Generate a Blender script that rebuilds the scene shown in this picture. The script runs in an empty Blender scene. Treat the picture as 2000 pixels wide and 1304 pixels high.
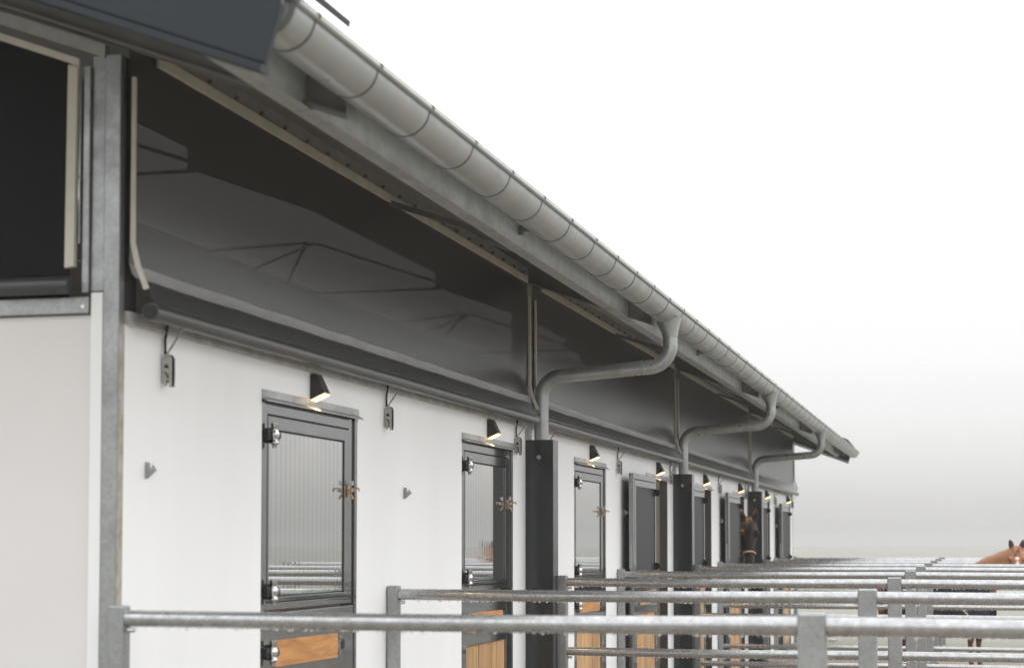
import bpy, math, random
from mathutils import Vector, Matrix
R = math.radians
random.seed(7)
scn = bpy.context.scene
col = scn.collection

# ------------------------------------------------------------------ camera
CAM = Vector((3.016, -6.051, 1.70)); YAW = 0.2498; PITCH = 0.0512
cam_d = bpy.data.cameras.new('camera'); cam = bpy.data.objects.new('camera', cam_d); col.objects.link(cam)
c_, s_ = math.cos(YAW), math.sin(YAW); cp_, sp_ = math.cos(PITCH), math.sin(PITCH)
rt = Vector((c_, s_, 0)); fw = Vector((-s_*cp_, c_*cp_, sp_)); up = rt.cross(fw)
cam.matrix_world = Matrix(((rt.x, up.x, -fw.x, CAM.x), (rt.y, up.y, -fw.y, CAM.y), (rt.z, up.z, -fw.z, CAM.z), (0, 0, 0, 1)))
cam_d.sensor_fit = 'HORIZONTAL'; cam_d.sensor_width = 36
cam_d.lens = 3523.4/2000*36
cam_d.shift_y = (880.3-652)/2000
cam_d.clip_start = 0.05; cam_d.clip_end = 20000
cam_d.dof.use_dof = True; cam_d.dof.focus_distance = 12.5; cam_d.dof.aperture_fstop = 3.0; cam_d.dof.aperture_blades = 9
scn.camera = cam

# ------------------------------------------------------------------ sky, sun, exposure
SUN_EL, SUN_AZ = 52, 60        # azimuth: degrees from +Y towards +X
w = bpy.data.worlds.new('World'); scn.world = w; w.use_nodes = True
nt = w.node_tree; nt.nodes.clear()
def N(t, **k):
    n = nt.nodes.new(t)
    for a, b in k.items(): setattr(n, a, b)
    return n
out = N('ShaderNodeOutputWorld'); bg = N('ShaderNodeBackground'); bg.inputs['Strength'].default_value = 0.1
sky = N('ShaderNodeTexSky', sky_type='NISHITA'); sky.sun_disc = False
sky.sun_elevation = R(SUN_EL); sky.sun_rotation = R(SUN_AZ); sky.dust_density = 4; sky.air_density = 1.5
hs = N('ShaderNodeHueSaturation'); hs.inputs['Saturation'].default_value = 0.12
tc = N('ShaderNodeTexCoord'); sep = N('ShaderNodeSeparateXYZ'); ramp = N('ShaderNodeValToRGB')
# low cloud and mist: radiance by height above the horizon, the same all round
stops = [(0.0, .60), (.012, .66), (.035, .79), (.062, .905), (.095, .99), (.14, 1.12), (.26, 1.7), (.55, 2.2), (1.0, 2.3)]
cr = ramp.color_ramp; cr.interpolation = 'CARDINAL'
for i, (p, v) in enumerate(stops):
    e = cr.elements[i] if i < 2 else cr.elements.new(p)
    e.position = p
    wm = max(0, 1-p/.08)
    e.color = (v/3*(1+.012*wm), v/3, v/3*(1-.022*wm), 1)
mul = N('ShaderNodeMix', data_type='RGBA', blend_type='MULTIPLY'); mul.inputs[0].default_value = 1
mul.inputs[7].default_value = (30, 30, 30, 1)
mx = N('ShaderNodeMix', data_type='RGBA'); mx.inputs[0].default_value = 0.06
L = nt.links.new
L(tc.outputs['Generated'], sep.inputs[0]); L(sep.outputs['Z'], ramp.inputs[0])
L(ramp.outputs[0], mul.inputs[6]); L(sky.outputs[0], hs.inputs['Color'])
L(mul.outputs[2], mx.inputs[6]); L(hs.outputs[0], mx.inputs[7]); L(mx.outputs[2], bg.inputs[0]); L(bg.outputs[0], out.inputs[0])

sd = bpy.data.lights.new('sun', 'SUN'); sd.energy = 0.8; sd.angle = R(35); sd.color = (1, .985, .965)
so = bpy.data.objects.new('sun', sd); col.objects.link(so)
sv = Vector((math.cos(R(SUN_EL))*math.sin(R(SUN_AZ)), math.cos(R(SUN_EL))*math.cos(R(SUN_AZ)), math.sin(R(SUN_EL))))
so.rotation_euler = sv.to_track_quat('Z', 'Y').to_euler(); so.location = sv*60

scn.view_settings.view_transform = 'Standard'; scn.view_settings.look = 'None'
scn.view_settings.exposure = 0.06; scn.view_settings.gamma = 1

# ------------------------------------------------------------------ materials
def mat(name, base, rough=.5, metal=0, spec=.5, coat=0, var=0, vscale=4, vcol=None, rvar=0, bump=0, bscale=60, stretch=(1, 1, 1),
        emit=None, estr=0, trans=0, ior=1.5, spots=None):
    m = bpy.data.materials.new(name); m.use_nodes = True
    t = m.node_tree; b = t.nodes['Principled BSDF']
    b.inputs['Base Color'].default_value = (*base, 1); b.inputs['Roughness'].default_value = rough
    b.inputs['Metallic'].default_value = metal; b.inputs['Specular IOR Level'].default_value = spec
    b.inputs['Coat Weight'].default_value = coat; b.inputs['Coat Roughness'].default_value = .08
    b.inputs['Transmission Weight'].default_value = trans; b.inputs['IOR'].default_value = ior
    if emit: b.inputs['Emission Color'].default_value = (*emit, 1); b.inputs['Emission Strength'].default_value = estr
    tcn = t.nodes.new('ShaderNodeTexCoord'); mp = t.nodes.new('ShaderNodeMapping'); mp.inputs['Scale'].default_value = stretch
    t.links.new(tcn.outputs['Object'], mp.inputs[0])
    if var or rvar:
        n = t.nodes.new('ShaderNodeTexNoise'); n.inputs['Scale'].default_value = vscale; n.inputs['Detail'].default_value = 6; n.inputs['Roughness'].default_value = .62
        t.links.new(mp.outputs[0], n.inputs[0])
        st = t.nodes.new('ShaderNodeMapRange'); st.inputs[1].default_value = .32; st.inputs[2].default_value = .68
        t.links.new(n.outputs[0], st.inputs[0])
    if var:
        mxn = t.nodes.new('ShaderNodeMix'); mxn.data_type = 'RGBA'
        c2 = vcol or tuple(x*(1-var) for x in base)
        mxn.inputs[6].default_value = (*base, 1); mxn.inputs[7].default_value = (*c2, 1)
        t.links.new(st.outputs[0], mxn.inputs[0]); last = mxn.outputs[2]
        if spots:
            v = t.nodes.new('ShaderNodeTexVoronoi'); v.inputs['Scale'].default_value = spots[0]; t.links.new(mp.outputs[0], v.inputs[0])
            m2 = t.nodes.new('ShaderNodeMix'); m2.data_type = 'RGBA'; m2.blend_type = 'MULTIPLY'; m2.inputs[0].default_value = spots[1]
            bw = t.nodes.new('ShaderNodeRGBToBW'); t.links.new(v.outputs['Color'], bw.inputs[0])
            t.links.new(last, m2.inputs[6]); t.links.new(bw.outputs[0], m2.inputs[7]); last = m2.outputs[2]
        t.links.new(last, b.inputs['Base Color'])
    if rvar:
        mr = t.nodes.new('ShaderNodeMapRange'); mr.inputs[3].default_value = max(.02, rough-rvar); mr.inputs[4].default_value = min(1, rough+rvar)
        t.links.new(st.outputs[0], mr.inputs[0]); t.links.new(mr.outputs[0], b.inputs['Roughness'])
    if bump:
        n2 = t.nodes.new('ShaderNodeTexNoise'); n2.inputs['Scale'].default_value = bscale; n2.inputs['Detail'].default_value = 4
        t.links.new(mp.outputs[0], n2.inputs[0])
        bp = t.nodes.new('ShaderNodeBump'); bp.inputs['Strength'].default_value = bump; bp.inputs['Distance'].default_value = .004
        t.links.new(n2.outputs[0], bp.inputs['Height']); t.links.new(bp.outputs[0], b.inputs['Normal'])
    return m

def wood_mat(name, a, b_, grain_axis, scale=1.0):
    m = bpy.data.materials.new(name); m.use_nodes = True
    t = m.node_tree; b = t.nodes['Principled BSDF']; b.inputs['Roughness'].default_value = .5
    tcn = t.nodes.new('ShaderNodeTexCoord'); mp = t.nodes.new('ShaderNodeMapping')
    sc = [14*scale]*3; sc[grain_axis] = 1.3*scale; mp.inputs['Scale'].default_value = sc
    info = t.nodes.new('ShaderNodeObjectInfo'); off = t.nodes.new('ShaderNodeVectorMath'); off.operation = 'ADD'
    cmb = t.nodes.new('ShaderNodeCombineXYZ'); ml = t.nodes.new('ShaderNodeMath'); ml.operation = 'MULTIPLY'; ml.inputs[1].default_value = 37
    t.links.new(info.outputs['Random'], ml.inputs[0])
    for i in range(3): t.links.new(ml.outputs[0], cmb.inputs[i])
    t.links.new(tcn.outputs['Object'], mp.inputs[0]); t.links.new(mp.outputs[0], off.inputs[0]); t.links.new(cmb.outputs[0], off.inputs[1])
    n = t.nodes.new('ShaderNodeTexNoise'); n.inputs['Scale'].default_value = 1.6; n.inputs['Detail'].default_value = 8; n.inputs['Distortion'].default_value = 1.2
    t.links.new(off.outputs[0], n.inputs[0])
    st = t.nodes.new('ShaderNodeMapRange'); st.inputs[1].default_value = .3; st.inputs[2].default_value = .72; t.links.new(n.outputs[0], st.inputs[0])
    mxn = t.nodes.new('ShaderNodeMix'); mxn.data_type = 'RGBA'; mxn.inputs[6].default_value = (*a, 1); mxn.inputs[7].default_value = (*b_, 1)
    t.links.new(st.outputs[0], mxn.inputs[0])
    hv = t.nodes.new('ShaderNodeHueSaturation'); mr = t.nodes.new('ShaderNodeMapRange'); mr.inputs[3].default_value = .78; mr.inputs[4].default_value = 1.15
    t.links.new(info.outputs['Random'], mr.inputs[0]); t.links.new(mr.outputs[0], hv.inputs['Value'])
    t.links.new(mxn.outputs[2], hv.inputs['Color']); t.links.new(hv.outputs[0], b.inputs['Base Color'])
    return m

M = dict(
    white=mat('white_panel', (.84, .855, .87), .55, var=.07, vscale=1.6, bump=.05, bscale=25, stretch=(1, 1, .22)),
    gable=mat('gable_white_panel', (.72, .705, .705), .6, var=.05, vscale=1.5),  # white panel toned darker and pinker; the end wall's shade is in the colour
    galv=mat('galvanised_steel', (.43, .445, .45), .42, .75, var=.25, vscale=7, rvar=.10, spots=(70, .2), bump=.08, bscale=80),
    galvrail=mat('galvanised_wet_tube', (.52, .53, .54), .25, .7, var=.28, vscale=26, rvar=.10, spots=(110, .22), bump=.09, bscale=70),
    purlin=mat('galvanised_purlin', (.40, .415, .395), .5, .35, var=.18, vscale=6, rvar=.1, spots=(50, .2)),
    channel=mat('pale_zinc_channel', (.58, .59, .58), .45, .2, var=.35, vscale=9, stretch=(1, 1, .4)),
    rafter=mat('galvanised_rafter', (.22, .22, .215), .55, .4, var=.25, vscale=5),
    zinc=mat('zinc_gutter', (.385, .405, .405), .34, .5, var=.12, vscale=5, rvar=.08),
    pipe=mat('zinc_downpipe', (.43, .45, .45), .33, .6, var=.3, vscale=7, rvar=.12, stretch=(1, 1, .5)),
    strap=mat('dark_gutter_strap', (.075, .078, .08), .5, .3),
    anth=mat('anthracite_paint', (.026, .029, .031), .16, 0, .42, var=.12, vscale=8, rvar=.04, ior=1.5),
    door=mat('anthracite_door_profile', (.030, .034, .037), .1, 0, .5, var=.12, vscale=8, rvar=.03, ior=2.8),
    anthbar=mat('anthracite_barge_sheet', (.024, .031, .037), .45, 0, .22, var=.08, vscale=3),
    ribroof=mat('grey_roof_sheet', (.16, .155, .165), .45, var=.2, vscale=9),
    black=mat('black_rubber', (.008, .008, .009), .5),
    rib=mat('ribbed_dark_panel', (.47, .47, .465), .018, .9, .5, var=.06, vscale=3),
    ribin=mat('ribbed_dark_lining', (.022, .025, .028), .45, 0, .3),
    curtain=mat('dark_pvc_curtain', (.030, .030, .0305), .30, 0, .5, var=.12, vscale=2),
    darkcurtain=mat('darkened_pvc_curtain', (.010, .0105, .0115), .7, 0, .15),  # gable curtain: same PVC, darkened and matted in place of a dark reflection
    flap=mat('grey_pvc_flap', (.055, .057, .061), .3, var=.15, vscale=3),
    hem=mat('lightened_pvc_hem', (.36, .36, .37), .5, var=.2, vscale=14, stretch=(1, .3, 1)),  # paler than the curtain: light caught by the fold is put into the colour
    beige=mat('beige_batten', (.60, .57, .505), .55, var=.15, vscale=8),
    soffit=mat('roof_panel_underside', (.36, .345, .30), .5, .0, var=.08, vscale=2),
    chrome=mat('zinc_plated_bolt', (.72, .73, .74), .2, .95, var=.3, vscale=60),
    brass=mat('yellow_passivated_steel', (.66, .46, .30), .3, .85, var=.4, vscale=60),
    plate=mat('clamp_plate', (.60, .58, .53), .45, .5, var=.5, vscale=70, spots=(90, .3)),
    cord=mat('black_cord', (.015, .015, .017), .8, var=.9, vscale=220, vcol=(.5, .5, .5), stretch=(1, 1, 1)),
    cordk=mat('plain_black_cord', (.012, .012, .014), .8),
    lamp=mat('lamp_housing', (.022, .021, .021), .4),
    glow=mat('lit_diffuser', (1, .8, .5), .5, emit=(1.0, .60, .22), estr=5),
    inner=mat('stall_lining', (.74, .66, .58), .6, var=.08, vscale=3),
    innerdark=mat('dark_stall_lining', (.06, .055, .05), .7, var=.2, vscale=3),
    sand=mat('sand', (.25, .215, .17), .9, var=.3, vscale=1.4, bump=.8, bscale=9),
    grass=mat('pale_grass', (.195, .193, .158), .9, var=.2, vscale=.08, vcol=(.215, .21, .178)),
    tan=mat('tan_mastic', (.25, .205, .13), .7, var=.3, vscale=12, vcol=(.45, .45, .43)),
    water=mat('water_drop', (1, 1, 1), .02, trans=1, ior=1.33),
    plank=wood_mat('larch_plank', (.60, .38, .18), (.36, .18, .065), 2),
    ply=wood_mat('beech_plate', (.58, .29, .10), (.33, .125, .03), 1, 1.3),
)

for k_ in ('curtain',):
    M[k_].node_tree.nodes['Principled BSDF'].inputs['Alpha'].default_value = .980

# ------------------------------------------------------------------ mesh helpers
class MB:
    def __init__(s): s.v = []; s.f = []; s.sm = []
    def add(s, vs, fs, smooth=False):
        o = len(s.v); s.v += [tuple(v) for v in vs]
        s.f += [tuple(i+o for i in f) for f in fs]; s.sm += [smooth]*len(fs); return s
    def box(s, x0, x1, y0, y1, z0, z1):
        return s.add([(x0, y0, z0), (x1, y0, z0), (x1, y1, z0), (x0, y1, z0), (x0, y0, z1), (x1, y0, z1), (x1, y1, z1), (x0, y1, z1)],
                     [(0, 3, 2, 1), (4, 5, 6, 7), (0, 1, 5, 4), (1, 2, 6, 5), (2, 3, 7, 6), (3, 0, 4, 7)])
    def prism(s, pts, axis, a, b):          # polygon pts in the two other axes, extruded along axis
        def P(p, t):
            q = list(p); q.insert(axis, t); return q
        n = len(pts); vs = [P(p, a) for p in pts]+[P(p, b) for p in pts]
        fs = [tuple(range(n)), tuple(range(2*n-1, n-1, -1))]+[(i, (i+1) % n, n+(i+1) % n, n+i) for i in range(n)]
        return s.add(vs, fs)
    def tube(s, pts, r, n=14, cap=True, ry=None):
        pts = [Vector(p) for p in pts]; k = len(pts); rs = r if isinstance(r, (list, tuple)) else [r]*k
        vs = []; prev = None
        for i, p in enumerate(pts):
            t = (pts[min(i+1, k-1)]-pts[max(i-1, 0)]).normalized()
            if prev is None:
                a = Vector((0, 0, 1)) if abs(t.z) < .9 else Vector((1, 0, 0)); u = t.cross(a).normalized()
            else:
                u = (prev-t*prev.dot(t)).normalized()
            prev = u; v = t.cross(u)
            for j in range(n):
                an = 2*math.pi*j/n
                vs.append(p+u*math.cos(an)*rs[i]+v*math.sin(an)*rs[i])
        fs = [(i*n+j, i*n+(j+1) % n, (i+1)*n+(j+1) % n, (i+1)*n+j) for i in range(k-1) for j in range(n)]
        s.add(vs, fs, True)
        if cap: s.add(vs[:n], [tuple(range(n-1, -1, -1))]); s.add(vs[-n:], [tuple(range(n))])
        return s
    def mesh(s, name):
        me = bpy.data.meshes.new(name); me.from_pydata(s.v, [], s.f)
        me.polygons.foreach_set('use_smooth', s.sm); me.validate()
        import bmesh
        bm = bmesh.new(); bm.from_mesh(me); bmesh.ops.recalc_face_normals(bm, faces=bm.faces); bm.to_mesh(me); bm.free()
        me.update(); return me
    def build(s, name, m, parent=None, loc=(0, 0, 0), bevel=0):
        me = s.mesh(name); me.materials.append(M[m] if isinstance(m, str) else m)
        return link(name, me, parent, loc, bevel)
def link(name, me, parent=None, loc=(0, 0, 0), bevel=0):
    o = bpy.data.objects.new(name, me); col.objects.link(o); o.location = loc
    if parent: o.parent = parent
    if bevel:
        b = o.modifiers.new('bevel', 'BEVEL'); b.width = bevel; b.segments = 2; b.limit_method = 'ANGLE'; b.angle_limit = R(40)
    return o
def tag(o, label=None, cat=None, group=None, kind=None):
    if label: o['label'] = label
    if cat: o['category'] = cat
    if group: o['group'] = group
    if kind: o['kind'] = kind
    return o
def empty(name, loc=(0, 0, 0), rz=0):
    o = bpy.data.objects.new(name, None); col.objects.link(o); o.location = loc; o.rotation_euler.z = rz; o.empty_display_size = .2; return o

# ------------------------------------------------------------------ ground
S = 3.2
g = MB().add([(-2500, -2500, -.008), (2500, -2500, -.008), (2500, 2500, -.008), (-2500, 2500, -.008)], [(0, 1, 2, 3)]).build('field', 'grass')
tag(g, kind='structure')
g = MB().add([(-.3, -30, 0), (40, -30, 0), (40, 22, 0), (-.3, 22, 0)], [(0, 1, 2, 3)]).build('sand_yard', 'sand'); tag(g, kind='structure')

# ------------------------------------------------------------------ stable building
B = empty('stable_building', (0, 0, 0))
tag(B, 'long white stable with dark roll curtains, grey gutter and a row of half doors', 'stable')
YE = 25.42                                  # far end of the building
DY = [1.33+S*i for i in range(8)]           # left edge of each door opening
DW, DH = 1.27, 2.36
WT = 2.508                                   # top of the white wall, below the channel
PITCHR = .365                               # roof slope
def roofz(x, base): return base-PITCHR*x

# front wall: piers between the openings and a lintel over each
m = MB()
edges = [0.0]
for y in DY: edges += [y, y+DW]
edges.append(YE)
for i in range(0, len(edges), 2): m.box(-.08, 0, edges[i], edges[i+1], 0, WT)
for y in DY: m.box(-.08, 0, y, y+DW, DH, WT)
m.build('front_wall', 'white', B)
# galvanised channel on the wall head
for k in range(4):
    y0 = [0.0, 6.30, 12.70, 19.10][k]; y1 = [6.14, 12.54, 18.94, YE][k]
    MB().box(-.08, .012, y0+.004, y1-.004, WT+.002, 2.555).box(.012, .016, y0+.004, y1-.004, WT-.004, WT+.012).build('wall_channel', 'channel', B)
# gable wall
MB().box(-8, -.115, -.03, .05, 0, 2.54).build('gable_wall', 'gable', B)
MB().box(-.112, -.064, -.05, .05, 0, 2.62).build('corner_post_cover', 'white', B, bevel=.004)
MB().box(-8, -.118, -.055, .05, 2.544, 2.605).build('gable_sill_channel', 'galv', B, bevel=.003)
MB().tube([(-.14, -.058, 2.568), (-.14, -.052, 2.568)], .008, 8).build('bolt', 'chrome', B)
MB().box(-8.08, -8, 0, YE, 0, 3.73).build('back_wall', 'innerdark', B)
MB().prism([(-8, 0), (-.01, 0), (-.01, 3.6), (-4, 5.05), (-8, 3.6)], 1, YE-.06, YE).build('far_gable_wall', 'white', B)
# stall partitions, floor
for i in range(1, 8):
    MB().box(-4.2, -.085, S*i-.10, S*i-.04, 0, 2.45).build('stall_partition', 'inner', B)
MB().box(-4.3, -4.2, .06, YE-.1, 0, 2.45).build('stall_back_wall', 'inner', B)
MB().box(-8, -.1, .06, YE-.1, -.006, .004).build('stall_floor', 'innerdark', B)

# steel columns
MB().box(-.062, 0, -.05, -.004, 0, 3.5).build('steel_column', 'galv', B, bevel=.003)
MB().box(-.06, -.004, -.0035, .10, 2.54, 3.5).build('dark_gap_filler', 'strap', B)  # added dark board: fills the shaded gap and blocks the sky behind
MB().box(.0005, .003, -.048, -.004, 0, 2.5).build('tan_seal_strip', 'tan', B)
COLY = [6.22, 12.62, 19.02]
for y in COLY:
    MB().box(-.09, -.03, y-.12, y+.12, 2.5, 3.54).box(-.03, .012, y-.078, y+.078, 0, 2.56).box(-.03, .0125, y-.078, y+.16, 2.561, 3.54).build('steel_column', 'purlin', B, bevel=.003)  # column; back plate and widened flange added to block sky showing between curtains
    cv = MB()
    cv.prism([(.003, y-.08), (.2, y-.08), (.2, y+.08), (.003, y+.08)], 2, 0, 2.42)
    c = cv.build('column_cover', 'anth', B, bevel=.004)
    MB().tube([(.10, y-.081, 2.30), (.10, y-.088, 2.30)], .016, 12).build('bolt', 'chrome', c)
MB().box(-.06, .0, YE-.05, YE+.004, 0, 3.5).build('steel_column', 'galv', B, bevel=.003)

# rafters: I section, one per column line
RB, RT = 3.53, 3.71
for y in [-.03]+COLY+[YE-.03]:
    r = MB()
    X0, X1 = -2.6, .885
    def slab(za, zb, ya, yb):
        r.add([(x, yy, roofz(x, z)) for x in (X0, X1) for yy in (ya, yb) for z in (za, zb)],
              [(0, 1, 3, 2), (4, 6, 7, 5), (0, 4, 5, 1), (2, 3, 7, 6), (1, 5, 7, 3), (0, 2, 6, 4)])
    slab(RB, RB+.012, y-.045, y+.045); slab(RT-.012, RT, y-.045, y+.045); slab(RB+.0125, RT-.0125, y-.005, y+.005)
    o = r.build('rafter', 'rafter', B)
    e = MB().box(.886, .894, y-.045, y+.045, roofz(.89, RB)-.004, roofz(.89, RT)).build('end_plate', 'purlin', o)
    for zb in (3.60, 3.65): MB().tube([(.84, y-.006, roofz(.84, zb)), (.84, y-.02, roofz(.84, zb))], .012, 8).build('bolt', 'rafter', o)
for y in [.2]+COLY+[YE-.1]:                 # slim tube truss over the open ridge gap
    for p, q in (((-2.55, 4.52), (-4, 5.02)), ((-4, 5.02), (-7.9, 3.62)), ((-2.55, 4.46), (-5.45, 4.46))):
        MB().tube([(p[0], y, p[1]), (q[0], y, q[1])], .016, 6).build('ridge_truss', 'rafter', B)
for x in (-5.0, -6.5):
    MB().box(x-.03, x+.03, .3, YE-.2, roofz(-8-x, 3.66), roofz(-8-x, 3.71)).build('roof_purlin', 'rafter', B)
FR = [.2]+COLY+[YE-.1]
for k in range(4):
    for (ya, yb) in ((FR[k], FR[k+1]), (FR[k+1], FR[k])):
        MB().tube([(-4.1, ya, roofz(-3.9, 3.60)), (-7.8, yb, roofz(-.2, 3.60))], .02, 6).build('wind_brace', 'rafter', B)
# eave purlin (C section, four lengths), wall beam, struts
RY = [-.03]+COLY+[YE-.03]
for a, b in ((-1.165, -.036), (YE-.024, 26.56)):
    MB().box(.70, .72, a, b, 3.25, 3.432).box(.66, .6995, a, b, 3.25, 3.262).box(.7205, .735, a, b, 3.25, 3.258).build('eave_purlin', 'purlin', B, bevel=.003)
for k in range(4):
    a, b = RY[k]+.006, RY[k+1]-.006
    o = MB().box(.70, .72, a, b, 3.25, 3.432).box(.66, .6995, a, b, 3.25, 3.262).box(.7205, .735, a, b, 3.25, 3.258).build('eave_purlin', 'purlin', B, bevel=.003)
    ym = (a+b)/2
    MB().tube([(.721, ym, 3.345), (.745, ym, 3.345)], .026, 6).tube([(.74, ym, 3.345), (.785, ym, 3.345)], .011, 8).build('tie_bolt', 'rafter', o)
    o = MB().box(-.05, .018, a+.05, b-.05, 3.555, 3.628).build('wall_beam', 'purlin', B, bevel=.002)
    bm_ = MB(); yy = a+.15
    while yy < b-.1:
        bm_.tube([(.019, yy, 3.578), (.034, yy, 3.578)], .009, 6); yy += .28
    bm_.build('bolts', 'rafter', o)['kind'] = 'stuff'
    ys = a+3.05
    MB().add([(.02, ys, 3.50), (.02, ys+.04, 3.50), (.02, ys+.04, 3.53), (.02, ys, 3.53), (.70, ys, 3.265), (.70, ys+.04, 3.265), (.70, ys+.04, 3.295), (.70, ys, 3.295)],
             [(0, 1, 2, 3), (7, 6, 5, 4), (0, 4, 5, 1), (1, 5, 6, 2), (2, 6, 7, 3), (3, 7, 4, 0)]).build('eave_strut', 'rafter', B)

# roof: insulated panels with ribs on top; ridge gap added to let light into the stalls
RYA, RYB = -1.15, 26.55
def roof_half(sign, name):
    r = MB()
    def P(x, z): return (x if sign > 0 else -8-x, z)
    xe, xr = .935, -3.0
    pts = [P(xe, roofz(xe, 3.742)), P(xe, roofz(xe, 3.800)), P(xr, roofz(xr, 3.796)), P(xr, roofz(xr, 3.742))]
    r.prism(pts, 1, RYA, RYB)
    o = r.build(name, 'soffit', B)
    rb = MB(); y = RYA+.1
    while y < RYB-.1:
        a = [P(xe-.4, roofz(xe-.4, 3.797)), P(xe-.4, roofz(xe-.4, 3.803)), P(xr, roofz(xr, 3.803)), P(xr, roofz(xr, 3.797))]
        rb.prism(a, 1, y, y+.05); y += .1 if sign > 0 else .5
    q = rb.build('roof_ribs', 'ribroof', o); q['kind'] = 'stuff'
    return o
roof_half(1, 'roof_panel'); roof_half(-1, 'roof_panel')
# barge boards and verge flashings at both ends
for (ya, yb, yf0, yf1, s) in ((-1.20, -1.17, -1.215, -.6, 1), (26.57, 26.60, 26.0, 26.615, -1)):
    xa = 1.045 if s > 0 else .90
    xn = 1.083 if s > 0 else .985
    def zt(x): return roofz(x, 3.842)
    def zl(x): return roofz(x, 3.485)
    b = MB().prism([(xa-.012, zl(xa)-.008), (xa+.04, zl(xa)+.165), (xa+.02, zt(xa)-.004), (-4, zt(-4)), (-4, zl(-4))], 1, ya, yb).build('barge_board', 'anthbar', B, bevel=.003)
    yo = ya-.014 if s > 0 else yb+.014
    yi = yb+.02 if s > 0 else ya-.02
    MB().prism([(xa-.018, zl(xa)-.034), (xa-.014, zl(xa)-.012), (-4, zl(-4)-.008), (-4, zl(-4)-.034)], 1, min(yo, yi), max(yo, yi)).build('drip_edge', 'anthbar', b)
    MB().prism([(xn, roofz(xn, 3.770)-.012), (xn+.005, roofz(xn, 3.770)+.010), (.90, zt(.90)+.018), (-4, zt(-4)+.018), (-4, zt(-4)+.002), (.90, zt(.90)+.002)], 1, yf0, yf1).build('verge_flashing', 'anthbar', B, bevel=.003)

# gutter: half round trough with rolled lip, end caps, strap brackets
GX, GZ, GR = .978, 3.315, .098
gpts = []
for i in range(19):
    a = math.pi + math.pi*i/18
    gpts.append((GX+GR*math.cos(a), GZ+GR*math.sin(a)))
G0, G1 = -1.06, 26.48
g = MB()
outer = gpts; inner = [(GX+(x-GX)*.985, GZ+(z-GZ)*.985) for x, z in gpts]
ring = outer+inner[::-1]
n = len(ring)
vs = [(x, y, z) for y in (G0, G1) for x, z in ring]
g.add(vs, [(i, (i+1) % n, n+(i+1) % n, n+i) for i in range(n)], True)
g.tube([(GX+GR+.004, G0, GZ), (GX+GR+.004, G1, GZ)], .011, 10)
gut = g.build('gutter', 'zinc', B)
for y in (G0, G1):
    d = .004 if y < 0 else -.004
    e = MB().prism(gpts, 1, y, y+d).prism([(GX+(x-GX)*.72, GZ-.006+(z-GZ)*.72) for x, z in gpts], 1, y-d*2, y).build('end_cap', 'zinc', gut)
st = MB(); n2 = len(gpts)
sv_ = [(GX+(x-GX)*1.022, y, GZ+(z-GZ)*1.022) for y in (0, .009) for x, z in gpts]
st.add(sv_, [(i, i+1, n2+i+1, n2+i) for i in range(n2-1)], True)
st.add([(GX+(x-GX)*q, y, GZ+(z-GZ)*q) for q in (1.003, 1.022) for y in (0,) for x, z in gpts], [(i, i+1, n2+i+1, n2+i) for i in range(n2-1)])
st.box(GX+GR-.008, GX+GR+.018, -.001, .011, GZ-.004, GZ+.0114)
sme = st.mesh('gutter_strap'); sme.materials.append(M['strap'])
y = -.90
while y < G1-.1:
    link('gutter_strap', sme, gut, (0, y, 0)); y += .604

# downpipes
def arc(cx, cz, r, a0, a1, n=7): return [(cx+r*math.cos(R(a0+(a1-a0)*i/n)), cz+r*math.sin(R(a0+(a1-a0)*i/n))) for i in range(n+1)]
for y in COLY:
    px, ox = .098, 1.012
    path = [(px, 2.40), (px, 2.70)]
    path += arc(px+.15, 2.72, .15, 180, 94, 9)
    path += arc(ox-.15, 3.065, .15, -86, 0, 9)
    path += [(ox, 3.14)]
    o = MB().tube([(x, y, z) for x, z in path], .05, 20).build('downpipe', 'pipe', B)
    MB().tube([(ox, y, 3.12), (ox, y, 3.135), (ox, y, 3.15), (ox-.012, y, 3.24)], [.053, .055, .056, .088], 20, cap=False).build('outlet_funnel', 'zinc', o)
    MB().tube([(px+.19, y, 2.8731), (px+.198, y, 2.8737)], .0525, 20).tube([(ox-.19, y, 2.9125), (ox-.198, y, 2.912)], .0525, 20).build('pipe_collar', 'pipe', o)

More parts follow.
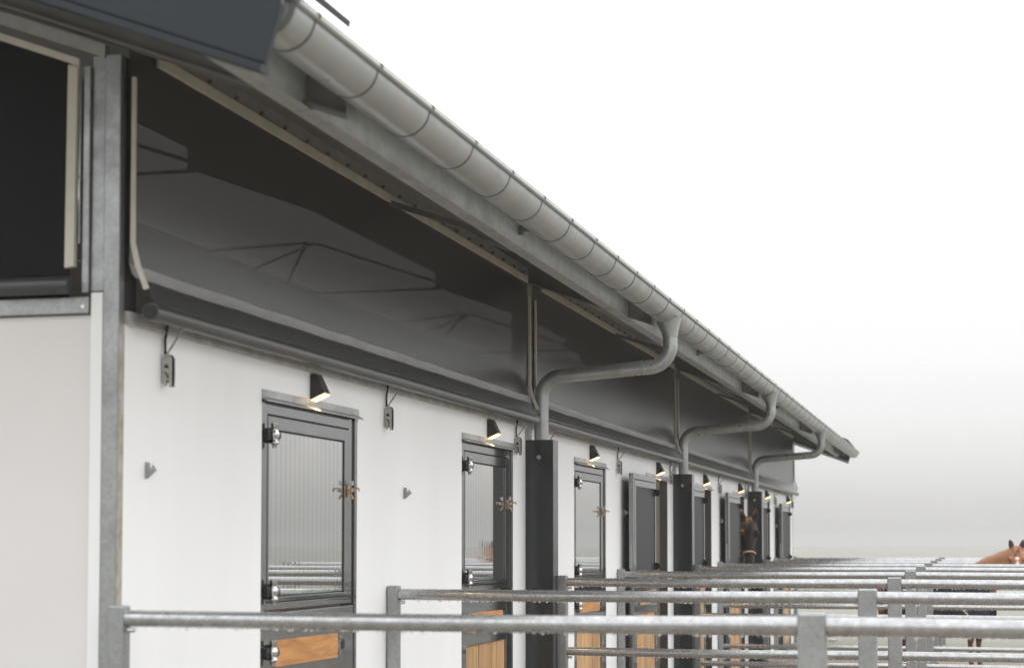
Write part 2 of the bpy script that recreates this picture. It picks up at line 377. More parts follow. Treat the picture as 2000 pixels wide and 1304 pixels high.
# roll curtains in the four bays and on the gable
bays = [(-.02, 6.14), (6.30, 12.54), (12.70, 18.94), (19.10, YE-.01)]
for k, (a, b) in enumerate(bays):
    prof = [(.016, 3.545), (.020, 3.3), (.024, 3.0), (.024, 2.80), (.026, 2.725)]
    ny = 40; vs = []; n = len(prof)
    for j in range(ny+1):
        yy = a+(b-a)*j/ny
        for i, (x, z) in enumerate(prof):
            bul = .0022*math.sin(j*.32+k)*math.sin(i*.9)+.0005*math.sin(j*1.1+i)
            vs.append((x+bul*(i > 0), yy, z))
    c = MB().add(vs, [(j*n+i, j*n+i+1, (j+1)*n+i+1, (j+1)*n+i) for j in range(ny) for i in range(n-1)], True).build('roll_curtain', 'curtain', B)
    hp = [(.027, 2.7245), (.036, 2.690), (.052, 2.672)]
    vs = []
    for j in range(ny+1):
        yy = a+(b-a)*j/ny
        for x, z in hp: vs.append((x+.002*math.sin(j*2.1), yy, z+.002*math.sin(j*1.3)))
    MB().add(vs, [(j*3+i, j*3+i+1, (j+1)*3+i+1, (j+1)*3+i) for j in range(ny) for i in range(2)], True).build('hem_band', 'hem', c)
    hp = [(.052, 2.6715), (.078, 2.632), (.100, 2.585)]
    MB().add([(x, yy, z) for yy in (a+.06, b-.06) for x, z in hp], [(0, 1, 4, 3), (1, 2, 5, 4)], True).build('lower_flap', 'flap', c)
    tb = MB().tube([(.088, a+.05, 2.553), (.088, b-.05, 2.553)], .033, 18).build('roller_tube', 'flap', c)
    MB().tube([(.088, a+.049, 2.553), (.088, a+.046, 2.553)], .027, 14).build('tube_mouth', 'black', tb)
    MB().box(.020, .036, a+.22, b-.05, 3.513, 3.557).build('top_batten', 'beige', c, bevel=.002)
    for yy, d in ((a+.012, 1), (b-.012, -1)):
        MB().prism([(.026, 3.42), (.026, 2.80), (.046, 2.72), (.082, 2.628), (.100, 2.634), (.064, 2.725), (.043, 2.805), (.041, 3.42)], 1, yy-.008, yy+.008).build('side_batten', 'beige', c, bevel=.002)
gz_ = lambda x: 3.415-.36*x
c = MB().prism([(-7.6, 2.60), (-.205, 2.60), (-.205, gz_(-.205)), (-3.9, gz_(-3.9)), (-7.6, gz_(-3.9)-1.3)], 1, -.046, -.040).build('gable_roll_curtain', 'darkcurtain', B)
MB().tube([(-.175, -.085, 2.645), (-7.6, -.085, 2.645)], .033, 16).build('roller_tube', 'flap', c)
MB().prism([(-.205, gz_(-.205)-.012), (-.165, gz_(-.165)-.035), (-.165, gz_(-.165)+.015), (-3.9, gz_(-3.9)+.045), (-3.9, gz_(-3.9))], 1, -.062, -.047).build('top_batten', 'beige', c, bevel=.002)
MB().prism([(-.208, 2.71), (-.170, 2.715), (-.163, gz_(-.16)-.02), (-.203, gz_(-.2)-.02)], 1, -.075, -.0475).build('side_batten', 'beige', c, bevel=.002)
MB().box(-.161, -.154, -.060, .0, 2.80, 3.42).box(-.146, -.12, -.056, .0, 2.62, 3.46).box(-.117, -.066, -.040, .0, 2.625, 3.5).build('curtain_guide_channel', 'galv', B, bevel=.002)
MB().prism([(-4, gz_(-4)+.05), (-.064, gz_(-.064)+.05), (-.064, gz_(-.064)+.10), (-4, gz_(-4)+.10)], 1, -.055, -.02).build('gable_beam', 'purlin', B)

# ------------------------------------------------------------------ stable doors
cache = {}
def shared(key, fn, m):
    if key not in cache:
        me = fn().mesh(key[0]); me.materials.append(M[m]); cache[key] = me
    return cache[key]
def leaf_parts(door, opened):
    # door-local: y 0..DW across the opening, x = 0 the wall face; an open leaf hangs flat against the wall on the near side
    if opened: Y = lambda y: -.075-(y-.05); XO = .112
    else: Y = lambda y: y; XO = -.012
    def bx(mb, x0, x1, y0, y1, z0, z1):
        a, b = sorted((Y(y0), Y(y1))); return mb.box(XO+x0, XO+x1, a, b, z0, z1)
    o_ = int(opened)
    def put(name, fn, m, bevel=0, **k):
        me = shared((name, o_, k.get('v', 0)), fn, m); return link(name, me, door, (0, 0, 0), bevel)
    L0, L1 = .05, 1.235
    # upper leaf
    def up_frame():
        mb = MB(); z0, z1 = 1.405, 2.325
        bx(mb, -.04, 0, L0, L0+.045, z0, z1); bx(mb, -.04, 0, L1-.06, L1, z0, z1)
        bx(mb, -.04, 0, L0+.0455, L1-.0605, z1-.05, z1); bx(mb, -.04, 0, L0+.0455, L1-.0605, z0, z0+.03)
        return mb
    put('upper_leaf', up_frame, 'door', .002)
    def up_inner():
        mb = MB(); z0, z1 = 1.441, 2.268; a, b = L0+.052, L1-.067
        bx(mb, -.034, .002, a, a+.016, z0, z1); bx(mb, -.034, .002, b-.055, b, z0, z1)
        bx(mb, -.034, .002, a+.0165, b-.0555, z1-.058, z1); bx(mb, -.034, .004, a+.0165, b-.0555, z0, z0+.02)
        return mb
    put('glazing_frame', up_inner, 'door', .002)
    def up_seal():
        mb = MB(); bx(mb, -.036, -.012, L0+.046, L1-.061, 1.436, 2.274); return mb
    put('rubber_seal', up_seal, 'black')
    def panel():
        mb = MB(); a, b = L0+.052+.024, L1-.067-.064; z0, z1 = 1.468, 2.202; nr = 17; vs = []
        ns = nr*8
        for j in range(ns+1):
            ph = (j % 8)/8; t = min(ph, 1-ph)*2
            d = (.003 if opened else .00007)*(1-math.cos(2*math.pi*j/8))*.5
            for z in (z0, z1): vs.append((XO-.006-d, Y(a+(b-a)*j/ns), z))
        mb.add(vs, [(2*j, 2*j+1, 2*j+3, 2*j+2) for j in range(ns)], True)
        return mb
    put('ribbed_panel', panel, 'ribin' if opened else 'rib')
    # lower leaf: dark frame, one wooden name plate, vertical planks
    def low_frame():
        mb = MB(); z0, z1 = .03, 1.392
        bx(mb, -.04, .006, L0, L0+.08, z0, z1); bx(mb, -.04, .006, L1-.125, L1, z0, z1)
        bx(mb, -.04, .006, L0+.0805, L1-.1255, 1.068, z1); bx(mb, -.04, .006, L0+.0805, L1-.1255, z0, .12)
        return mb
    put('lower_leaf', low_frame, 'door', .003)
    def nplate():
        mb = MB(); a, b = .178, .98
        pts = [(Y(a), 1.152), (Y(b), 1.147), (Y(b+.008), 1.18), (Y(b+.009), 1.23), (Y(b), 1.264), (Y(a), 1.270)]
        mb.prism([(p, q) for p, q in pts], 0, XO+.007, XO+.016); return mb
    put('wooden_plate', nplate, 'ply', .0015)
    def screws():
        mb = MB()
        for yy in (.163, 1.012):
            for z in (1.17, 1.245): mb.tube([(XO+.006, Y(yy), z), (XO+.02, Y(yy), z)], .0085, 8)
        return mb
    put('screws', screws, 'chrome')
    def hole():
        return MB().tube([(XO+.0062, Y(1.085), 1.205), (XO+.0085, Y(1.085), 1.205)], .024, 14)
    put('finger_hole', hole, 'black')
    npk = 9; a, b = L0+.082, L1-.127; wd = (b-a)/npk
    for i in range(npk):
        def plank(i=i):
            mb = MB(); bx(mb, -.03, -.004-.0015*(i % 3), a+i*wd+.0015, a+(i+1)*wd-.0015, .1205, 1.0675); return mb
        put('plank', plank, 'plank', .002, v=i+1)
    # hinges: barrel with nuts on a black strap
    for hi, z in enumerate((2.183, 1.492, 1.225)):
        def hinge(z=z):
            mb = MB(); y0 = Y(.088); x = XO+.038
            mb.tube([(x, y0, z-.062), (x, y0, z-.045), (x, y0, z-.044), (x, y0, z-.030), (x, y0, z-.029), (x, y0, z-.018), (x, y0, z-.010), (x, y0, z+.006), (x, y0, z+.014), (x, y0, z+.028), (x, y0, z+.029), (x, y0, z+.050)],
                    [.010, .011, .019, .019, .013, .017, .022, .022, .017, .013, .017, .017], 10)
            return mb
        if not opened: put('hinge', hinge, 'chrome', v=hi+1)
        def strap(z=z):
            mb = MB(); y0 = Y(.088)
            pts = [(XO+.003+.052*math.cos(t), z-.004+.034*math.sin(t)) for t in [math.pi*(-.5+i/10) for i in range(11)]]
            pts = [(p, q) for p, q in pts]
            a_, b_ = sorted((Y(.10), Y(.125)))
            mb.prism(pts, 1, a_, b_)
            a_, b_ = sorted((Y(.035), Y(.075)))
            mb.box(XO+.003, XO+.03, a_, b_, z-.026, z+.018)
            return mb
        put('hinge_strap', strap, 'black', v=hi+1)
    # latch
    def latch():
        mb = MB(); yy = Y(1.155); z = 1.965; x = XO+.002
        mb.box(x, x+.008, yy-.014, yy+.014, z-.034, z+.030)
        mb.prism([(x+.008, z-.008), (x+.022, z-.012), (x+.040, z+.003), (x+.056, z+.008), (x+.058, z-.006), (x+.062, z-.006), (x+.062, z+.013), (x+.040, z+.014), (x+.008, z+.010)], 1, yy-.007, yy+.007)
        mb.prism([(x+.008, z-.012), (x+.017, z-.014), (x+.034, z-.040), (x+.027, z-.046), (x+.017, z-.034)], 1, yy-.006, yy+.006)
        return mb
    if not opened: put('latch', latch, 'brass', .0015)
    def latchcap():
        yy = Y(1.155); x = XO+.014
        return MB().prism([(x, 1.985), (x+.016, 1.99), (x+.018, 2.012), (x, 2.014)], 1, yy-.008, yy+.008).tube([(x+.02, yy-.011, 1.966), (x+.02, yy-.018, 1.966)], .008, 8)
    if not opened: put('latch_bolt', latchcap, 'chrome')
    else:
        ye = Y(L1)
        def lockp(): return MB().box(XO-.026, XO-.012, ye-.004, ye-.0005, 1.43, 1.70)
        put('lock_plate', lockp, 'plate')
        def lockp2(): return MB().box(XO-.026, XO-.012, ye-.004, ye-.0005, 1.0, 1.27)
        put('lock_plate', lockp2, 'plate', v=2)
tm = M['rib'].node_tree; pb = tm.nodes['Principled BSDF']
tcx = tm.nodes.new('ShaderNodeTexCoord'); sx = tm.nodes.new('ShaderNodeSeparateXYZ'); tm.links.new(tcx.outputs['Object'], sx.inputs[0])
mu = tm.nodes.new('ShaderNodeMath'); mu.operation = 'MULTIPLY'; mu.inputs[1].default_value = 2*math.pi/.058; tm.links.new(sx.outputs['Y'], mu.inputs[0])
sn = tm.nodes.new('ShaderNodeMath'); sn.operation = 'SINE'; tm.links.new(mu.outputs[0], sn.inputs[0])
mrr = tm.nodes.new('ShaderNodeMapRange'); mrr.inputs[1].default_value = -1; mrr.inputs[2].default_value = 1; tm.links.new(sn.outputs[0], mrr.inputs[0])
mxr = tm.nodes.new('ShaderNodeMix'); mxr.data_type = 'RGBA'; mxr.inputs[6].default_value = (.455, .46, .45, 1); mxr.inputs[7].default_value = (.525, .53, .52, 1)
tm.links.new(mrr.outputs[0], mxr.inputs[0]); tm.links.new(mxr.outputs[2], pb.inputs['Base Color'])
names = ['first', 'second', 'third', 'fourth', 'fifth', 'sixth', 'seventh', 'eighth']
for i, y in enumerate(DY):
    fr = MB()
    fr.box(-.079, -.002, .001, .042, 0, DH-.002).box(-.079, -.002, DW-.028, DW-.001, 0, DH-.002).box(-.079, -.002, .0425, DW-.0285, DH-.03, DH-.002)
    me = shared(('stable_door', 0, 0), lambda: fr, 'door')
    d = link('stable_door', me, B, (0, y, 0), .002)
    leaf_parts(d, i >= 3)
    fl = MB().prism([(.001, 2.378), (.004, 2.378), (.006, 2.345), (.028, 2.331), (.028, 2.325), (.003, 2.336), (.001, 2.336)], 1, -.004, DW+.012)
    me = shared(('lintel_flashing', 0, 0), lambda: fl, 'galv'); link('lintel_flashing', me, d)
    if i < 3:
        pass
    ct = MB().prism([(0.001, 1.945), (.012, 1.945), (.047, 1.975), (.030, 1.998), (.027, 1.984), (.021, 1.984), (.019, 2.004), (.001, 2.006)], 1, -.002, .002).box(.001, .004, -.002, .018, 1.945, 2.006)
    me = shared(('door_catch', 0, 0), lambda: ct, 'galv'); link('door_catch', me, B, (0, y-1.16 if i else y-1.145, 0))

# ------------------------------------------------------------------ wall lamps
def lamp_house(): return MB().prism([(.001, 2.498), (.030, 2.498), (.074, 2.408), (.001, 2.376)], 1, -.04, .04)
def lamp_diff(): return MB().prism([(.006, 2.3755), (.071, 2.404), (.072, 2.400), (.007, 2.3715)], 1, -.034, .034)
lampn = ['nearest wedge lamp on the white wall, over the first closed door', 'second wedge lamp, over the closed door just before the first downpipe',
         'third wedge lamp, over the closed door just past the first downpipe', 'fourth wedge lamp, over the first open door, just before the second downpipe',
         'fifth wedge lamp, just past the second downpipe', 'sixth wedge lamp, above the dark brown horse',
         'seventh wedge lamp, just past the third downpipe', 'last wedge lamp, at the far end of the white wall']
for i, y in enumerate(DY):
    e = empty('wall_lamp', (0, y+.63, 0)); tag(e, 'lit black '+lampn[i], 'lamp', 'wedge wall lamps above the stable doors')
    link('lamp_housing', shared(('lamp_housing', 0, 0), lamp_house, 'lamp'), e, (0, 0, 0), .002)
    link('diffuser', shared(('diffuser', 0, 0), lamp_diff, 'glow'), e)
    ld = bpy.data.lights.new('lamp_light', 'SPOT'); ld.energy = 14; ld.color = (1, .62, .28); ld.spot_size = R(105); ld.spot_blend = .35; ld.shadow_soft_size = .02
    lo = bpy.data.objects.new('lamp_light', ld); col.objects.link(lo); lo.parent = e; lo.location = (.042, 0, 2.380); lo.rotation_euler = (0, R(-16), 0)

# ------------------------------------------------------------------ cord clamps hanging under the roller tubes
def cl_plate():
    pts = [(.006, 2.312), (.006, 2.405)]+[(.024+.018*math.cos(R(a)), 2.405+.022*math.sin(R(a))) for a in range(160, -1, -20)]
    pts += [(.042, 2.300), (.034, 2.298), (.032, 2.325), (.024, 2.325), (.022, 2.306), (.013, 2.304), (.012, 2.318)]
    return MB().prism(pts, 1, -.011, .003)
def cl_back():
    pts = [(.010, 2.330), (.010, 2.405)]+[(.028+.020*math.cos(R(a)), 2.402+.024*math.sin(R(a))) for a in range(160, -1, -20)]
    pts += [(.048, 2.325), (.046, 2.300), (.043, 2.300)]
    return MB().prism(pts, 1, .0035, .014)
def cl_slot(): return MB().prism([(.016, 2.385), (.03, 2.385), (.034, 2.372), (.016, 2.372)], 1, -.0135, -.0112).prism([(.014, 2.36), (.02, 2.36), (.036, 2.335), (.03, 2.332)], 1, -.0135, -.0112)
def cl_c1(): return MB().tube([(.012, .004, 2.42), (.011, .002, 2.48), (.022, 0, 2.545)], .0056, 7)
def cl_c2(): return MB().tube([(.014, .004, 2.42), (.055, -.006, 2.472), (.096, -.014, 2.525)], .0042, 7)
clamps = [(.32, 'nearest the corner column, left of the first door'), (3.03, 'between the first and second closed doors'), (5.84, 'right beside the first downpipe, on its near side'),
          (6.74, 'tucked behind the first downpipe, on its far side'), (9.47, 'between the third closed door and the first open door'), (12.29, 'right beside the second downpipe, on its near side'),
          (15.95, 'midway between the second and third downpipes'), (18.62, 'right beside the third downpipe, on its near side'), (22.33, 'between the last two lamps'), (25.12, 'at the far end of the wall, past the last lamp')]
for y, t in clamps:
    e = empty('cord_clamp', (0, y, 0)); tag(e, 'grey cord clamp hanging '+t, 'clamp', 'cord clamps hanging under the roll curtains')
    link('clamp_plate', shared(('clamp_plate', 0, 0), cl_plate, 'plate'), e, (0, 0, 0), .0015)
    link('back_plate', shared(('back_plate', 0, 0), cl_back, 'black'), e)
    link('cleat', shared(('cleat', 0, 0), cl_slot, 'black'), e)
    link('cord', shared(('cord', 0, 0), cl_c1, 'cordk'), e)
    link('cord', shared(('cord', 1, 0), cl_c2, 'cord'), e)

# ------------------------------------------------------------------ paddock fences
fn = ['nearest tube fence, starting at the corner column', 'second tube fence, between the first and second doors', 'third tube fence, starting at the first downpipe column',
      'fourth tube fence, between the third and fourth doors', 'fifth tube fence, starting at the second downpipe column', 'sixth tube fence, between the fifth and sixth doors',
      'seventh tube fence, starting at the third downpipe column', 'eighth tube fence, between the last two doors', 'farthest tube fence, level with the end of the stable']
PX = 2.505
def drops(x0, x1, z, r, n, seed):
    rnd = random.Random(seed); mb = MB()
    for _ in range(n):
        x = rnd.uniform(x0, x1); q = rnd.choice((.0022, .003, .004, .0052)); zc = z-r-q*.35; yy = rnd.uniform(-.004, .004)
        vs = [(x, yy, zc-q*1.25), (x, yy, zc+q)]+[(x+q*math.cos(a*math.pi/3), yy+q*math.sin(a*math.pi/3), zc-.1*q) for a in range(6)]
        mb.add(vs, [(0, 2+(a+1) % 6, 2+a) for a in range(6)]+[(1, 2+a, 2+(a+1) % 6) for a in range(6)], True)
    return mb
for i in range(9):
    atcol = i in (2, 4, 6)
    x0 = .235 if atcol else .035
    y = S*i-.10
    if i == 0: y = -.085
    e = empty('paddock_fence', (0, y, 0)); tag(e, 'galvanised '+fn[i], 'fence', 'tube fences between the paddocks')
    MB().box(x0-.03, x0+.03, -.03, .03, 0, 1.478).build('wall_post', 'galv', e, bevel=.006)
    po = MB().box(PX-.045, PX+.045, -.045, .045, 0, 1.474).build('post', 'galv', e, bevel=.007)
    MB().box(5.46, 5.55, -.045, .045, 0, 1.474).build('post', 'galv', e, bevel=.007)
    for z, r in ((1.432, .030), (.952, .030), (.462, .028)):
        for (a, b) in ((x0+.031, PX-.046), (PX+.046, 5.459)):
            sag = -.004
            pts = [(a+(b-a)*t/8, 0, z+sag*math.sin(math.pi*t/8)) for t in range(9)]
            ra = MB().tube(pts, r, 20).build('rail', 'galvrail', e)
            if i < 6 and z > .6:
                q = drops(a, b, z-.003, r, int((b-a)*48), i*10+int(z*7)).build('water_drops', 'water', ra); q['kind'] = 'stuff'
            if i < 4:
                MB().tube([(a+.006, -.004, z-r-.012), (a+.03, -.004, z-r-.012)], .009, 8).build('bolt', 'chrome', ra)

# ------------------------------------------------------------------ horses
def loft(mb, rings, n=16):
    # ring: centre, side vector (half width), up vector (half height)
    vs = []
    for c, sd_, u in rings:
        c, sd_, u = Vector(c), Vector(sd_), Vector(u)
        for j in range(n):
            a = 2*math.pi*j/n; vs.append(c+sd_*math.cos(a)+u*math.sin(a))
    k = len(rings)
    fs = [(i*n+j, i*n+(j+1) % n, (i+1)*n+(j+1) % n, (i+1)*n+j) for i in range(k-1) for j in range(n)]
    fs += [tuple(range(n-1, -1, -1)), tuple((k-1)*n+j for j in range(n))]
    mb.add(vs, fs, True)
def coat(name, base, dark, leg, star=None, muzzle=None):
    m = bpy.data.materials.new(name); m.use_nodes = True; t = m.node_tree; b = t.nodes['Principled BSDF']
    b.inputs['Roughness'].default_value = .55; b.inputs['Sheen Weight'].default_value = .04; b.inputs['Specular IOR Level'].default_value = .25
    tcn = t.nodes.new('ShaderNodeTexCoord')
    n = t.nodes.new('ShaderNodeTexNoise'); n.inputs['Scale'].default_value = 5; n.inputs['Detail'].default_value = 8
    mp = t.nodes.new('ShaderNodeMapping'); mp.inputs['Scale'].default_value = (1, 1, 4); t.links.new(tcn.outputs['Object'], mp.inputs[0]); t.links.new(mp.outputs[0], n.inputs[0])
    mxn = t.nodes.new('ShaderNodeMix'); mxn.data_type = 'RGBA'; mxn.inputs[6].default_value = (*base, 1); mxn.inputs[7].default_value = (*dark, 1)
    st = t.nodes.new('ShaderNodeMapRange'); st.inputs[1].default_value = .35; st.inputs[2].default_value = .65; t.links.new(n.outputs[0], st.inputs[0]); t.links.new(st.outputs[0], mxn.inputs[0])
    last = mxn.outputs[2]
    sp = t.nodes.new('ShaderNodeSeparateXYZ'); t.links.new(tcn.outputs['Object'], sp.inputs[0])
    lg = t.nodes.new('ShaderNodeMapRange'); lg.inputs[1].default_value = .45; lg.inputs[2].default_value = .75; lg.inputs[3].default_value = 1; lg.inputs[4].default_value = 0
    t.links.new(sp.outputs['Z'], lg.inputs[0])
    m2 = t.nodes.new('ShaderNodeMix'); m2.data_type = 'RGBA'; m2.inputs[7].default_value = (*leg, 1)
    t.links.new(lg.outputs[0], m2.inputs[0]); t.links.new(last, m2.inputs[6]); last = m2.outputs[2]
    for (c, r, colr) in (star or []):
        vm = t.nodes.new('ShaderNodeVectorMath'); vm.operation = 'SUBTRACT'; vm.inputs[1].default_value = c
        t.links.new(tcn.outputs['Object'], vm.inputs[0])
        dv = t.nodes.new('ShaderNodeVectorMath'); dv.operation = 'DIVIDE'; dv.inputs[1].default_value = r; t.links.new(vm.outputs[0], dv.inputs[0])
        ln = t.nodes.new('ShaderNodeVectorMath'); ln.operation = 'LENGTH'; t.links.new(dv.outputs[0], ln.inputs[0])
        mr = t.nodes.new('ShaderNodeMapRange'); mr.inputs[1].default_value = .8; mr.inputs[2].default_value = 1.05; mr.inputs[3].default_value = 1; mr.inputs[4].default_value = 0
        t.links.new(ln.outputs['Value'], mr.inputs[0])
        m3 = t.nodes.new('ShaderNodeMix'); m3.data_type = 'RGBA'; m3.inputs[7].default_value = (*colr, 1)
        t.links.new(mr.outputs[0], m3.inputs[0]); t.links.new(last, m3.inputs[6]); last = m3.outputs[2]
    t.links.new(last, b.inputs['Base Color'])
    return m
TORSO = [(-.97, 1.30, .07, .10), (-.93, 1.30, .16, .19), (-.82, 1.29, .25, .28), (-.6, 1.26, .29, .32), (-.25, 1.19, .29, .33), (.1, 1.18, .285, .345), (.35, 1.21, .26, .36), (.55, 1.22, .22, .34), (.68, 1.21, .17, .27), (.76, 1.20, .09, .15)]
def horse(root, body_mat, poll, face, s=1.0, neck_mid=None, ear_mat='ear', halter=None, rug=False, mane_mat=None):
    """poll: top of the head; face: unit vector from poll to muzzle; all in the root's space, forward = +x"""
    poll = Vector(poll); face = Vector(face).normalized()
    mb = MB()
    loft(mb, [((x*s, 0, z*s), (0, hw*s, 0), (0, 0, hh*s)) for x, z, hw, hh in TORSO])
    # legs
    for sy in (1, -1):
        fl_ = [(.44, .15, 1.05, .13), (.45, .15, .85, .10), (.46, .14, .68, .072), (.46, .14, .52, .052), (.465, .14, .47, .056), (.455, .14, .40, .042), (.455, .14, .22, .035), (.455, .14, .15, .045), (.475, .14, .09, .038), (.485, .14, .07, .055), (.50, .14, .0, .066)]
        loft(mb, [((x*s, sy*yy*s, z*s), (0, r*s*.85, 0), (r*s, 0, 0)) for x, yy, z, r in fl_], 12)
        hl = [(-.66, .13, 1.15, .22), (-.62, .15, .95, .17), (-.58, .15, .80, .115), (-.66, .14, .66, .075), (-.77, .13, .54, .062), (-.79, .13, .49, .055), (-.775, .13, .40, .044), (-.76, .13, .22, .038), (-.755, .13, .15, .047), (-.73, .13, .09, .040), (-.72, .13, .07, .056), (-.70, .13, .0, .067)]
        loft(mb, [((x*s, sy*yy*s, z*s), (0, r*s*(.6 if z > 1 else .85), 0), (r*s, 0, 0)) for x, yy, z, r in hl], 12)
    # neck: from shoulder to poll
    n0 = Vector((.50*s, 0, 1.30*s)); n1 = poll-Vector((0, 0, .085))*s+Vector((0, 0, 0))
    mid = Vector(neck_mid) if neck_mid else n0.lerp(n1, .5)
    rings = []
    for i in range(7):
        t = i/6; p = n0*(1-t)**2+mid*2*t*(1-t)+n1*t*t
        tg = ((mid-n0)*(1-t)+(n1-mid)*t).normalized()
        sd_ = tg.cross(Vector((0, 0, 1))).normalized(); u = sd_.cross(tg)
        hw = (.15+(.075-.15)*t)*s; hh = (.30+(.115-.30)*t)*s
        rings.append((p, sd_*hw, u*hh))
    loft(mb, rings, 14)
    # head
    side = face.cross(Vector((0, 0, 1))).normalized(); front = side.cross(face).normalized()
    if front.z < 0: front = -front
    hr = [(-.05, .045, .05, -.05), (-.01, .085, .085, -.05), (.06, .105, .115, -.06), (.14, .112, .14, -.075), (.21, .108, .135, -.07), (.30, .082, .108, -.05), (.40, .064, .082, -.03), (.48, .062, .072, -.024), (.545, .066, .068, -.024), (.59, .056, .056, -.028), (.612, .03, .03, -.03)]
    loft(mb, [(poll+face*t*s+front*o*s, side*w_*s, front*h_*s) for t, w_, h_, o in hr], 16)
    eye_c = []
    for k in (1, -1):
        eb = poll+side*k*.066*s+face*.0*s
        tip = eb-face*.15*s+side*k*.030*s+front*.05*s
        loft(mb, [(eb+face*.03*s-front*.03*s, side*.036*s, front*.03*s), (eb.lerp(tip, .3), side*.048*s, front*.028*s), (eb.lerp(tip, .65), side*.040*s, front*.022*s), (tip, side*.006*s, front*.005*s)], 10)
        # brow and cheek
        ec = poll+face*.185*s+side*k*.098*s+front*.035*s; eye_c.append((ec, k))
        loft(mb, [(ec-face*.045*s, side*.02*s, front*.02*s), (ec-face*.01*s, side*.036*s, front*.036*s), (ec+face*.03*s, side*.024*s, front*.028*s)], 10)
        nc = poll+face*.55*s+side*k*.040*s+front*.0*s
        loft(mb, [(nc-face*.04*s, side*.014*s, front*.02*s), (nc, side*.03*s, front*.036*s), (nc+face*.03*s, side*.018*s, front*.02*s)], 8)
    body = mb.build('body', body_mat, root)
    rm = body.modifiers.new('join', 'REMESH'); rm.mode = 'VOXEL'; rm.voxel_size = .016*s; rm.use_smooth_shade = True
    sm_ = body.modifiers.new('soften', 'SMOOTH'); sm_.factor = .5; sm_.iterations = 5
    for ec, k in eye_c:
        loft(e_ := MB(), [(ec+side*k*.022*s+front*.012*s-face*.016*s, side*.004, front*.004), (ec+side*k*.022*s+front*.014*s, side*.017*s, front*.017*s), (ec+side*k*.022*s+front*.012*s+face*.016*s, side*.004, front*.004)], 10)
        e_.build('eye', M['black'], root)
    # tail
    tl = MB(); tl.tube([(-.93*s, 0, 1.45*s), (-1.05*s, 0, 1.35*s), (-1.09*s, 0, 1.0*s), (-1.07*s, 0, .6*s)], [.03, .05, .07, .02], 10)
    tl.build('tail', mane_mat or body_mat, root)
    # mane and forelock
    mn = MB(); rnd = random.Random(3)
    for i in range(60):
        t = rnd.uniform(.12, 1); p = n0*(1-t)**2+mid*2*t*(1-t)+n1*t*t
        tg = ((mid-n0)*(1-t)+(n1-mid)*t).normalized(); sd_ = tg.cross(Vector((0, 0, 1))).normalized(); u = sd_.cross(tg)
        hw = (.15+(.075-.15)*t)*s; hh = (.30+(.115-.30)*t)*s
        a = p+u*hh*.96; l = rnd.uniform(.10, .2)*s; j = rnd.uniform(-.02, .02)
        mn.tube([a-u*.02, a+sd_*-.02+u*.012, a-sd_*(hw*.75)-u*l*.5+tg*j, a-sd_*(hw*1.03)-u*l+tg*2*j], [.012, .016, .013, .003], 6)
    for i in range(8):
        k = rnd.uniform(-.035, .035); a = poll+side*k-face*.02+front*.03
        mn.tube([a, a+front*.045*s+face*.06*s, a+front*.05*s+face*rnd.uniform(.12, .17)*s+side*k*.4], [.012, .014, .003], 6)
    mn.build('mane', mane_mat or body_mat, root)
    if halter:
        for t, w_, h_, o in ((.425, .073, .09, -.03),):
            pts = []
            for j in range(25):
                a = 2*math.pi*j/24; pts.append(poll+face*(t*s)+front*o*s+side*(w_*1.03*math.cos(a)*s)+front*(h_*1.03*math.sin(a)*s))
            MB().tube(pts, .012*s, 8, cap=False).build('noseband', halter, root)
        for k in (1, -1):
            MB().tube([poll+face*.425*s+front*-.03*s+side*k*.077*s, poll+face*.27*s-front*.05*s+side*k*.098*s, poll+face*.1*s-front*.08*s+side*k*.116*s, poll-face*.0*s-front*.07*s+side*k*.09*s], .009*s, 7).build('cheek_strap', M['cordk'], root)
    if rug:
        rg = MB(); rr = []
        for x, z, hw, hh in TORSO[1:]:
            hw2, hh2 = hw+.028, hh+.028; zb = .79+.015*math.sin(x*9); row = []
            for q in range(4): row.append((x*s, hw2*s, (zb+(z-zb)*q/4)*s))
            for q in range(13): a = math.pi*q/12; row.append((x*s, hw2*math.cos(a)*s, (z+hh2*math.sin(a))*s))
            for q in range(3, -1, -1): row.append((x*s, -hw2*s, (zb+(z-zb)*q/4)*s))
            rr.append(row)
        vs = [v for row in rr for v in row]; n = 21
        rg.add(vs, [(i*n+j, i*n+j+1, (i+1)*n+j+1, (i+1)*n+j) for i in range(len(rr)-1) for j in range(n-1)], True)
        ro = rg.build('rug', rugm, root)
        so_ = ro.modifiers.new('thick', 'SOLIDIFY'); so_.thickness = .012
        for x in (-.30, .05, .40):
            MB().tube([(x*s, -.30*s, 1.0*s), ((x+.03)*s, -.31*s, .9*s), ((x+.08)*s, -.25*s, .82*s)], .012, 6).build('rug_strap', M['beige'], ro)
rugm = mat('navy_rug', (.022, .018, .042), .8, var=.4, vscale=9, bump=.3, bscale=14)
chest = (.38, .185, .095); 
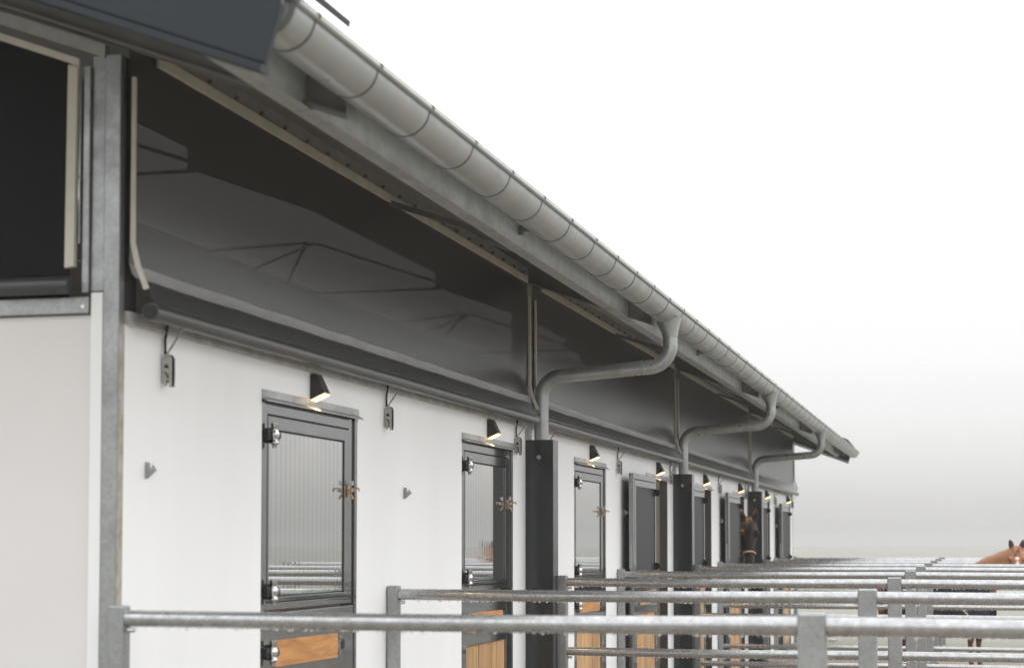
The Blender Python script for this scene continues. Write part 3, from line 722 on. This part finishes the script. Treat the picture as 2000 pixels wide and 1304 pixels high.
# chestnut in the paddock, head turned to the camera
hz = R(-25)
H1 = empty('horse', (2.65, 19.29, 0), hz)
tag(H1, 'chestnut horse with a white star and navy rug, standing in the paddock behind the fences', 'horse')
def loc1(wx, wy): 
    d = Vector((wx-2.65, wy-19.29)); return (d.x*math.cos(-hz)-d.y*math.sin(-hz), d.x*math.sin(-hz)+d.y*math.cos(-hz))
px_, py_ = loc1(3.58, 18.80)
cdir = loc1(2.65+(-.02), 19.29-1)       # towards the camera in local space
f1 = Vector((cdir[0]*.46, cdir[1]*.46, -.89))
poll1 = Vector((px_, py_, 1.63)); f1n = f1.normalized()
sd1 = f1n.cross(Vector((0, 0, 1))).normalized(); fr1 = sd1.cross(f1n).normalized()
if fr1.z < 0: fr1 = -fr1
starc = poll1+f1n*.17+fr1*.06; strip = poll1+f1n*.27+fr1*.055
ears1 = []
for k in (1, -1):
    ears1.append((tuple(poll1+sd1*k*.085-f1n*.085+fr1*.035), (.062, .075, .085), (.03, .014, .012)))
m1 = coat('chestnut_coat', chest, (.24, .10, .045), (.12, .045, .024), star=[(tuple(starc), (.026, .05, .024), (.70, .66, .62)), (tuple(strip), (.020, .05, .085), (.70, .64, .60))]+ears1)
horse(H1, m1, poll1, f1, .90, neck_mid=(.84, -.06, 1.40), rug=True)
# dark bay looking out of the sixth door
H2 = empty('horse', (-1.16, 18.02, 0))
tag(H2, 'dark brown horse with a pale noseband looking out of the sixth door', 'horse')
m2_ = coat('dark_bay_coat', (.010, .0065, .005), (.016, .009, .006), (.005, .004, .004))
pol2 = Vector((1.29, -.02, 2.005)); f2 = Vector((.05, -.30, -.95))
horse(H2, m2_, pol2, f2, 1.06, neck_mid=(1.0, 0, 1.66), halter=mat('pale_noseband', (.52, .34, .26), .6), mane_mat=mat('dark_mane', (.016, .008, .005), .6, var=.5, vscale=30))

# ------------------------------------------------------------------ thin mist
hm = bpy.data.materials.new('mist'); hm.use_nodes = True; t = hm.node_tree; t.nodes.clear()
ho = t.nodes.new('ShaderNodeOutputMaterial'); hv_ = t.nodes.new('ShaderNodeVolumePrincipled')
hv_.inputs['Color'].default_value = (.70, .697, .688, 1); hv_.inputs['Density'].default_value = .0019; hv_.inputs['Anisotropy'].default_value = .2
t.links.new(hv_.outputs[0], ho.inputs['Volume'])
hz_o = MB().box(-2600, 2600, -2600, 2600, -1.0, 6.2).build('haze', hm); hz_o['kind'] = 'stuff'
tag(hz_o, 'thin pale mist hanging over the whole yard and field', 'mist')
